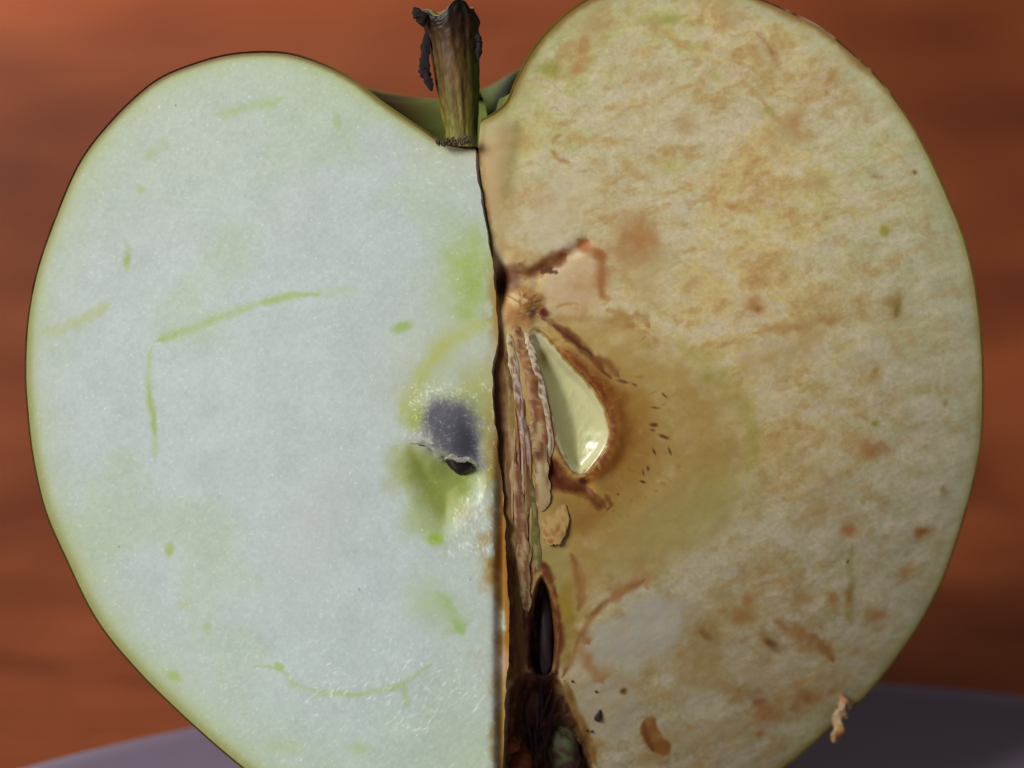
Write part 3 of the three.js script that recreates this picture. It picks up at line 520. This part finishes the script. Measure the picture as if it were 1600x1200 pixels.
  for (let i = 0; i < 70; i++) { const y = rr(530, 1040), x = 780 + (y - 530) * 0.06 + rr(-6, 44); if (sdPoly(x, y, CHANNEL) > 2) continue; S.stroke([[x, y], [x + rr(-1, 5), y + rr(20, 40)], [x + rr(0, 8), y + rr(45, 90)]], rr(1.2, 4), [[186, 150, 96], [104, 62, 32], [150, 128, 60], [84, 48, 26], [200, 176, 140]][i % 5], rr(0.4, 0.8), 0.9, 4, 0.08); }
  S.stroke([[884, 1070], [900, 1115], [918, 1155], [936, 1215]], 8, [150, 108, 40], 0.85, 0.85, 3); S.poly([[858, 1130], [890, 1130], [922, 1190], [926, 1240], [868, 1240]], [98, 72, 46], 0.75, 14, 8);
  for (let i = 0; i < 34; i++) { const x = rr(880, 915), y = rr(1110, 1230); if (sdPoly(x, y, PIT) < -2) S.blot(x, y, rr(1.5, 4), rr(1.5, 4), 0, rnd() < 0.5 ? [50, 24, 20] : [150, 106, 90], 0.7, 0.8); }
  // spots and patches over the face: [x, y, rx, ry, turn, colour, strength]
  const M = [[1204, 76, 7, 20, -0.5, B2, 0.85], [1198, 92, 20, 26, 0, TAN, 0.6], [1300, 122, 8, 16, 0.5, B1, 0.75], [1293, 143, 4, 5, 0, B2, 0.7], [1432, 268, 5, 4, 0.6, [150, 74, 46], 0.9], [1408, 478, 6, 15, 0.1, [120, 92, 30], 0.85], [1404, 474, 18, 20, 0, [178, 150, 84], 0.7], [1371, 586, 6, 14, 0.5, B2, 0.8], [1370, 590, 14, 18, 0, TAN, 0.7],
    [1382, 702, 30, 12, -0.15, [186, 138, 82], 0.85], [1180, 476, 20, 14, 0.4, B1, 0.8], [1186, 484, 8, 8, 0, B2, 0.6], [1172, 440, 24, 9, 0, B1, 0.6], [1080, 445, 18, 10, -0.6, B1, 0.5], [1340, 834, 12, 10, 0.4, [178, 122, 64], 0.85], [1460, 840, 16, 10, -0.2, [164, 112, 52], 0.85], [1340, 832, 16, 12, -0.9, B1, 0.6], [1290, 800, 24, 30, 0.4, TAN, 0.6], [1300, 750, 40, 14, 0.5, TAN, 0.6],
    [1490, 632, 6, 6, 0, [150, 140, 70], 0.7], [1494, 770, 7, 9, -0.5, [140, 130, 60], 0.8], [1355, 652, 14, 5, 0.4, B1, 0.6], [1376, 663, 5, 5, 0, OL, 0.8], [1385, 358, 8, 8, 0, [170, 160, 60], 0.7], [1400, 404, 9, 14, 0, TAN, 0.6], [1240, 200, 34, 26, 0.3, TAN, 0.7], [1244, 190, 10, 16, 0, B1, 0.5], [1200, 172, 10, 10, 0, OL, 0.6], [1070, 190, 18, 16, -0.6, TAN, 0.7],
    [930, 40, 26, 34, 0.3, TAN, 0.75], [912, 72, 10, 22, 0.2, B1, 0.6], [904, 105, 14, 12, 0, B1, 0.5], [855, 106, 20, 12, 0.2, [164, 158, 62], 0.8], [1040, 30, 34, 7, 0, [176, 176, 88], 0.7], [1025, 44, 12, 16, 0, TAN, 0.7], [1140, 22, 20, 18, 0, TAN, 0.75], [1105, 70, 7, 10, 0, B1, 0.5], [1036, 112, 18, 10, 0, TAN, 0.6], [1120, 120, 18, 10, 0, [190, 182, 100], 0.6], [1390, 165, 8, 16, 0.5, TAN, 0.5],
    [1050, 262, 20, 14, 0, [196, 190, 90], 0.55], [1142, 320, 10, 6, 0.2, B1, 0.7], [1040, 240, 5, 5, 0, B1, 0.7], [1370, 275, 12, 5, 0.1, B2, 0.6], [1180, 252, 5, 14, 0.7, B1, 0.6], [1210, 232, 10, 14, 0, TAN, 0.6], [1240, 290, 20, 8, 0, TAN, 0.5], [1285, 285, 18, 12, 0, TAN, 0.6], [1110, 1001, 6, 16, -0.95, [124, 78, 30], 0.85], [1106, 990, 22, 30, -0.8, [176, 144, 80], 0.7], [1215, 1016, 6, 14, -0.8, [130, 84, 34], 0.85], [1216, 1012, 16, 24, -0.7, [178, 146, 86], 0.6],
    [1165, 968, 28, 20, 0.1, [188, 148, 84], 0.8], [1176, 948, 9, 12, 0, B1, 0.7], [1130, 935, 26, 14, 0.2, TAN, 0.8], [1098, 1050, 34, 40, 0, [190, 154, 90], 0.75], [1110, 1040, 40, 26, 0, TAN, 0.5], [1190, 1070, 60, 30, 0, TAN, 0.5], [1270, 945, 18, 14, 0, [192, 158, 96], 0.75], [1352, 1010, 0.1, 0.1, 0, B1, 0], [1318, 946, 9, 8, 0.8, B1, 0.7], [1345, 945, 8, 16, 0, [176, 120, 66], 0.8], [1345, 978, 8, 12, 0, OL, 0.6], [1385, 980, 18, 20, 0, [182, 150, 84], 0.7], [1440, 900, 9, 20, 0.3, B1, 0.5], [1395, 975, 20, 8, 0.2, B1, 0.6],
    [1200, 1115, 14, 8, 0.2, [130, 76, 32], 0.9], [1215, 1130, 28, 22, 0.3, B1, 0.85], [1205, 1170, 9, 7, 0, B1, 0.7], [1282, 1112, 16, 9, 0.1, B2, 0.85], [1290, 1110, 26, 14, 0.2, B1, 0.6], [1270, 1090, 14, 16, 0, B1, 0.6], [1262, 1130, 8, 10, 0, B1, 0.6], [1150, 1160, 40, 16, 0.2, TAN, 0.5], [1190, 1100, 40, 5, 0.15, B1, 0.5], [1325, 1105, 10, 7, 0, B1, 0.9], [1060, 1170, 30, 16, 0.4, TAN, 0.6], [978, 1091, 5, 5, 0, [120, 90, 40], 0.9], [1255, 1255, 30, 12, 0, TAN, 0.6]];
  for (const [x, y, rx, ry, t, c, a] of M) S.blot(x, y, rx * 1.15, ry * 1.15, t, c, Math.min(1, a * 1.05), 0.95, 0.7, 0.055);
  S.poly([[1218, 970], [1248, 985], [1285, 992], [1310, 1015], [1326, 1052], [1308, 1048], [1285, 1035], [1262, 1030], [1240, 1012], [1226, 990]], [184, 138, 76], 0.85, 16, 13); S.stroke([[1296, 1010], [1312, 1035], [1324, 1055]], 7, [156, 104, 40], 0.7, 0.9, 4);
  S.poly([[1010, 1140], [1022, 1134], [1034, 1140], [1040, 1160], [1055, 1180], [1056, 1205], [1036, 1200], [1014, 1175], [1006, 1155]], [168, 112, 52], 0.92, 5, 5); S.stroke([[1012, 1145], [1016, 1170], [1030, 1195]], 5, [128, 76, 34], 0.7, 0.9, 4);
  S.stroke([[1345, 855], [1344, 890], [1348, 930], [1350, 990]], 6, OL, 0.5, 0.95, 5); S.blot(1340, 885, 3, 5, 0.4, [116, 100, 40], 0.8);
  S.stroke([[1180, 520], [1240, 510], [1300, 500], [1320, 495]], 9, B1, 0.6, 0.95, 8); S.stroke([[1160, 570], [1200, 560], [1240, 545], [1290, 520]], 26, [200, 172, 112], 0.6, 1, 12, 0.03); S.stroke([[862, 225], [866, 215], [876, 210]], 4, B1, 0.6, 0.9, 3); S.stroke([[862, 235], [872, 248], [890, 254]], 4, B1, 0.7, 0.9, 2);
  // tab of flesh beside the stem hole
  S.poly([[752, 190], [768, 182], [800, 184], [804, 215], [795, 260], [780, 330], [765, 340], [750, 280]], [214, 184, 134], 0.85, 14, 6); S.stroke([[808, 190], [806, 225], [798, 270], [790, 310]], 9, [182, 166, 100], 0.7, 0.95, 5); S.stroke([[757, 196], [753, 240], [758, 300], [768, 350]], 5, [190, 146, 84], 0.6, 0.9, 3); S.blot(790, 330, 24, 60, 0.1, [202, 176, 118], 0.6, 1);
  // edge under the skin
  const coarse = inn.filter((_, i) => i % 4 === 0);
  S.each((x, y, k) => {
    const [d] = dLine(x, y, coarse); if (d > 70) return;
    const e = fbm(x * 0.04, y * 0.04, 15, 3), w = 20 + 22 * (e - 0.4);
    S.mix(k, [186, 196, 148], 0.5 * Math.exp(-Math.pow(d / (w * 1.3), 2)));
    S.mix(k, [164, 158, 66], 0.6 * Math.exp(-Math.pow(d / 8, 2)) * (0.4 + 0.6 * sm(1000, 860, x) + 0.6 * sm(950, 1150, y)));
    S.mix(k, [146, 100, 48], 0.8 * Math.exp(-Math.pow(d / (6 * e * 2), 2)) * (0.35 + 0.65 * sm(260, 60, y)));
  });
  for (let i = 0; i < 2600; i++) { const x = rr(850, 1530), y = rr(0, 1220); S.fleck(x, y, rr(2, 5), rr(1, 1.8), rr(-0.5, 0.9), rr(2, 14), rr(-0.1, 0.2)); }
}
function hR(x, y, closed) {
  let h = hR0(x, y) + (fbm(x * 0.016, y * 0.026, 301, 4) - 0.5) * 0.16 * sm(770, 860, x);
  if (x < 1010 && y > 340) {
    const c = sdPoly(x, y, CHAMBER); if (c < 0) h -= closed ? 0 : 0.6 * sm(0, 8, -c) + 2.6 * sm(4, 40, -c); else h += 0.25 * Math.exp(-Math.pow((c - 10) / 14, 2)) * sm(860, 900, x);
    const s = sdPoly(x, y, SLOT); if (s < 0) h -= 2.2 * sm(0, 10, -s);
    const p = sdPoly(x, y, PIT); if (p < 0) h -= 2.2 * sm(0, 30, -p) + (fbm(x * 0.07, y * 0.03, 311, 4) - 0.5) * 2.2 * sm(0, 15, -p);
    const n = sdPoly(x, y, CHANNEL); if (n < 0) h -= 0.15 * sm(0, 14, -n) * sm(512, 560, y);
    h -= 1.2 * Math.exp(-Math.pow((x - 782) / 14, 2) - Math.pow((y - 440) / 32, 2));                       // dark pocket by the edge
    h += 0.7 * Math.exp(-Math.pow((x - 815) / 26, 2) - Math.pow((y - 478) / 24, 2)) + (noise(x * 0.11, y * 0.11, 312) - 0.5) * 0.5 * Math.exp(-Math.pow((x - 818) / 32, 2) - Math.pow((y - 482) / 30, 2));
    h -= 0.35 * Math.exp(-Math.pow(dLine(x, y, [[838, 424], [880, 402], [915, 380]])[0] / 10, 2));
    h -= 0.5 * Math.exp(-Math.pow(dLine(x, y, [[850, 720], [885, 748], [915, 760]])[0] / 12, 2)) * sm(-2, 4, c);
  }
  h += 0.16 * Math.exp(-Math.pow((x - 776) / 24, 2)) * sm(178, 200, y) * sm(360, 240, y) - 0.08 * Math.exp(-Math.pow((x - 812 + (y - 200) * 0.08) / 20, 2)) * sm(180, 210, y) * sm(380, 260, y);
  return h;
}
const old = new THREE.Group(); old.name = 'browned_apple_piece'; scene.add(old);
old.userData = { label: 'browning yellow apple piece with open seed chamber, right on the plate', category: 'apple piece' };
{
  const P = makePiece({ out: R_OUT, seam: R_SEAM, dir: 1, axis: 775, h: hR, sheet: RS, skinWidth: 3.5, bulge: 0.07, drop: (y, r) => 112 * sm(420, 60, y) * sm(0, 90, r) + SAG_R * sm(700, 1250, y), sweep: 1.70 });
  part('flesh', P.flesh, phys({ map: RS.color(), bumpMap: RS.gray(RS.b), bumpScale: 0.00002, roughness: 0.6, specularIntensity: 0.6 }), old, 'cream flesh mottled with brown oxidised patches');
  paint(P.skin, (x, y, z, u, v) => {
    const n = fbm(x * 900 + z * 500 + 40, y * 900 - z * 300 + 40, 95, 3), dark = sm(0.018, 0.027, y) * sm(0.012, 0.022, x);
    let c = mixc([134, 138, 52], [110, 116, 40], n);
    if (u < 0.03) c = mixc(mixc([128, 122, 44], [104, 84, 36], n), mixc([158, 138, 108], [92, 62, 36], sm(0.36, 0.6, fbm(x * 1400 + 90, y * 1400 + 90, 96, 3))), dark);
    if (u > 0.4) c = mixc(c, [106, 114, 60], sm(0.4, 0.8, u));
    return c;
  });
  part('skin', P.skin, phys({ vertexColors: true, roughness: 0.75, specularIntensity: 0.12 }), old, 'olive green skin showing as a thin rim');
  // glossy lining of the opened seed chamber
  const RIM = CHAMBER.map(([x, y]) => [x + (x - 895) * 0.02, y + (y - 630) * 0.008]), ti = topOf(RIM), Q = [...RIM.slice(ti), ...RIM.slice(0, ti)], b2 = bottomOf(Q);
  const xr = crossing(Q.slice(0, b2 + 1)), xl = crossing(Q.slice(b2).concat([Q[0]])), y0 = Q[0][1], y1 = Q[b2][1];
  const bowl = gridGeometry(60, 90, (u, v) => {
    const y = lerp(y0, y1, lerp(v, 0.5 - 0.5 * Math.cos(Math.PI * v), 0.6)), a = xl(y), b = xr(y), x = lerp(Math.min(a, b), Math.max(a, b), u);
    const s = Math.max(0, -sdPoly(x, y, RIM)), shape = u < 0.4 ? sm(-0.06, 0.4, u) - sm(-0.06, 0.4, 0) * (1 - u / 0.4) : 1 - Math.pow((u - 0.4) / 0.6, 1.6), deep = 1.3 * shape * sm(0, 16, s) * sm(-0.1, 0.5, v) * (1 - 0.45 * sm(0.6, 1, v)) + (fbm(x * 0.14, y * 0.11, 321, 3) - 0.5) * 0.075 * sm(4, 20, s);
    return [X(x), Y(y), (hR(x, y, true) - 0.005 - deep) * MM, u, v];
  });
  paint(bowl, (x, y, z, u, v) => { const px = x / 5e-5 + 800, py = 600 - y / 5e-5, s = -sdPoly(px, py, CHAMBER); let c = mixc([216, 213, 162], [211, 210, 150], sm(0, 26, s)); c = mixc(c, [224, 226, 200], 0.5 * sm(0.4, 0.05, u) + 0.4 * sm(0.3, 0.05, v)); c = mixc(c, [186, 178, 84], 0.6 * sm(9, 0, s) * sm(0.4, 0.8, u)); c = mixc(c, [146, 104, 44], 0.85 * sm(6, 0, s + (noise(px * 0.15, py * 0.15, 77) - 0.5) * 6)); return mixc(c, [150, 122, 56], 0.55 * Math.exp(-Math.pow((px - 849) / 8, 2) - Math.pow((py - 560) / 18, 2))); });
  part('seed_chamber', bowl, phys({ vertexColors: true, roughness: 0.36, clearcoat: 1, clearcoatRoughness: 0.3 }), old, 'smooth shiny pale green lining of the seed chamber');
  // fibres and torn strips of the core; [points, width, thickness, colour]
  const z = (x, y, up) => hR0(x, y) + up, over = (x, y) => Math.max(hR(x, y), hR(x - 5, y), hR(x + 5, y)) + 0.01;
  const F = [
    [[[801, 540], [805, 580], [812, 630], [820, 690], [827, 735]], 5, 4, [196, 176, 170], 0.3],
    [[[806, 508], [816, 540], [826, 575], [835, 615], [842, 660], [848, 700], [853, 745]], 9, 5, [170, 120, 74], 0.3],
    [[[826, 530], [836, 570], [846, 610], [854, 650], [860, 690], [860, 715]], 5, 4, [214, 202, 176], 0.25],
    [[[794, 520], [800, 550], [803, 580], [806, 598]], 5, 4, [206, 190, 140], 0.5],
    [[[822, 520], [824, 540], [828, 558]], 3.5, 4, [226, 216, 176], 0.6],
    [[[838, 650], [842, 690], [846, 730], [848, 770], [846, 800]], 11, 5, [184, 158, 108], 0.3],
    [[[822, 720], [828, 760], [834, 800], [838, 850], [842, 895]], 6, 5, [112, 108, 46], 0.3],
    [[[802, 720], [808, 760], [812, 800], [816, 840], [818, 880], [822, 930]], 9, 5, [176, 140, 100], 0.4],
    [[[812, 850], [818, 900], [824, 960]], 7, 4, [168, 140, 84], 0.4],
    [[[784, 880], [794, 930], [800, 1000], [804, 1050]], 7, 6, [128, 98, 34], 0.4],
  ];
  for (let i = 0; i < 26; i++) {                                      // thin loose fibres between them
    const y0 = rr(515, 820), x0 = 786 + (y0 - 515) * 0.1 + rr(0, 46), n = rr(50, 150), b = rr(-4, 10);
    if (sdPoly(x0 + b, y0 + n, CHANNEL) > 0 || sdPoly(x0, y0, CHANNEL) > 4 || y0 + n > 900) continue;
    F.push([[[x0, y0], [x0 + b * 0.5 + rr(-2, 2), y0 + n * 0.5], [x0 + b, y0 + n]], rr(1, 2.6), 3, [[206, 178, 128], [150, 98, 52], [196, 172, 158], [122, 108, 44], [112, 70, 36]][i % 5], 0.4]);
  }
  F.forEach(([pts, w, th, c, r], i) => {
    const g = strand(smoothLine(pts, 14).map(([x, y]) => [x, y, over(x, y) + (i % 3) * 0.02]), w * 1.15, th * 0.3, { rough: r, s: 400 + i, n: 70, m: 10, taper: 0.12 });
    paint(g, (x, y, zz, u, v) => { const f = fbm(x * 9000 + 60, y * 260 + v * 1.2 + 30, 420 + i, 4); return mixc(mixc(c, [118, 72, 36], 0.85 * sm(0.46, 0.68, f)), [222, 206, 170], 0.4 * sm(0.46, 0.3, f)); });
    part('core_fibre', g, std({ vertexColors: true, roughness: 0.55 }), old);
  });
  part('core_flap', paint(lumpy(866, 812, over(866, 812) - 0.04, 20, 38, 0.08, 33, 0.5), (x, y, zz, u, v) => mixc([196, 164, 98], [168, 116, 62], sm(0.4, 0.66, fbm(x * 3000 + 9, y * 3000 + 9, 431, 3)))), std({ vertexColors: true, roughness: 0.5 }), old, 'small tan flap of core below the seed chamber');
  // the pip in its slot
  part('seed', lumpy(853, 992, z(853, 992, -1.3), 12, 66, 0.6, 7, 0.22), phys({ color: new THREE.Color(0.035, 0.024, 0.027), roughness: 0.42, clearcoat: 0.3 }), old, 'dark shrivelled pip standing in its slot');
  // dried flower end
  const cal = [];
  const S2 = [[[830, 1096], [838, 1112], [841, 1135], [838, 1160]], [[864, 1084], [856, 1110], [848, 1135], [846, 1165]], [[846, 1090], [848, 1120], [845, 1150]], [[872, 1100], [862, 1130], [858, 1170]], [[822, 1110], [826, 1150], [832, 1190]], [[836, 1150], [838, 1180], [836, 1215]], [[850, 1150], [852, 1185], [856, 1220]]];
  S2.forEach((pts, i) => cal.push(strand(pts.map(([x, y]) => [x, y, over(x, y) + 0.05 * (i % 3)]), i < 2 ? 2 : 3, 2, { s: 500 + i, rough: 0.4, n: 40, m: 8 })));
  cal.forEach((g, i) => part('flower_thread', g, std({ color: i < 2 ? new THREE.Color(0.13, 0.085, 0.08) : new THREE.Color(0.055, 0.032, 0.034), roughness: 0.6 }), old));
  part('flower_remnant', paint(lumpy(884, 1186, z(884, 1186, -1.3), 26, 40, 1.0, 45, 0.35), (x, y) => mixc([106, 112, 74], [84, 52, 40], sm(0.42, 0.6, fbm(x * 2600 + 9, y * 2600 + 9, 433, 3)))), std({ vertexColors: true, roughness: 0.6 }), old, 'greenish dried remnant of the flower end');
  part('core_lump', paint(mergeGeometries([lumpy(797, 1176, z(797, 1176, -0.9), 17, 15, 0.7, 46, 0.3), lumpy(812, 1205, z(812, 1205, -1.3), 17, 26, 0.8, 47, 0.3)]), (x, y) => mixc([170, 96, 30], [124, 60, 22], fbm(x * 2600 + 9, y * 2600 + 9, 434, 3))), std({ vertexColors: true, roughness: 0.5 }), old, 'orange brown lump of core at the lower end');
  // a shred of flesh that hangs from the edge
  const sx = 1.018, hs = hR0(1330, 1120);
  const shred = strand([[1328, 1098, hs + 0.2], [1334, 1112, hs + 0.5], [1331, 1128, hs + 0.6], [1326, 1146, hs + 0.6], [1321, 1162, hs + 0.5], [1318, 1178, hs + 0.3]].map(([x, y, q]) => [800 + (x - 800) * sx, 600 + (y - 600) * sx, q]), 10, 7, { rough: 0.75, s: 61, n: 60, m: 12, taper: 0.3 });
  paint(shred, (x, y, zz, u, v) => mixc(mixc([168, 142, 104], [148, 100, 56], sm(0.3, 0.1, v)), [176, 118, 46], sm(0.55, 0.75, v) * sm(0.3, 0.55, fbm(u * 3 + 9, v * 6, 62, 2))));
  part('flesh_shred', shred, std({ vertexColors: true, roughness: 0.55 }), old, 'thin browned shred hanging from the lower right edge');
  const dots = [[937, 1131, 6.5, 9], [940, 1124, 3, 5], [920, 1154, 2, 2], [928, 1156, 2.4, 2.2], [934, 1090, 2.4, 2.2], [896, 1072, 2, 2]];
  part('dark_speck', mergeGeometries(dots.map(([x, y, a, b], i) => lumpy(x, y, hR(x, y), a, b, 0.12, 70 + i, 0.2))), std({ color: new THREE.Color(0.03, 0.015, 0.008), roughness: 0.6 }), old, 'tiny dark specks low on the browned flesh');
}

// ---------------------------------------------------------------- stand both pieces on the plate
const turn = new THREE.Matrix4().makeRotationX(-PITCH);
for (const g of [fresh, old]) {
  const v = new THREE.Vector3(), low = new THREE.Vector3(0, 1e9, 0), lowLocal = new THREE.Vector3();
  for (const m of g.children) if (/^skin/.test(m.name)) { const p = m.geometry.attributes.position; for (let i = 0; i < p.count; i++) { v.fromBufferAttribute(p, i); const q = v.clone().applyMatrix4(turn); if (q.y < low.y) { low.copy(q); lowLocal.copy(v); } } }
  console.log(g.name, 'lowest', low.toArray().map((q) => (q * 1000).toFixed(2)).join(' '));
  g.traverse((m) => { if (m.isMesh) m.geometry.translate(-lowLocal.x, -lowLocal.y, -lowLocal.z); });
  g.rotation.x = -PITCH; g.position.copy(low).add(FACE);
}
renderer.render(scene, camera);
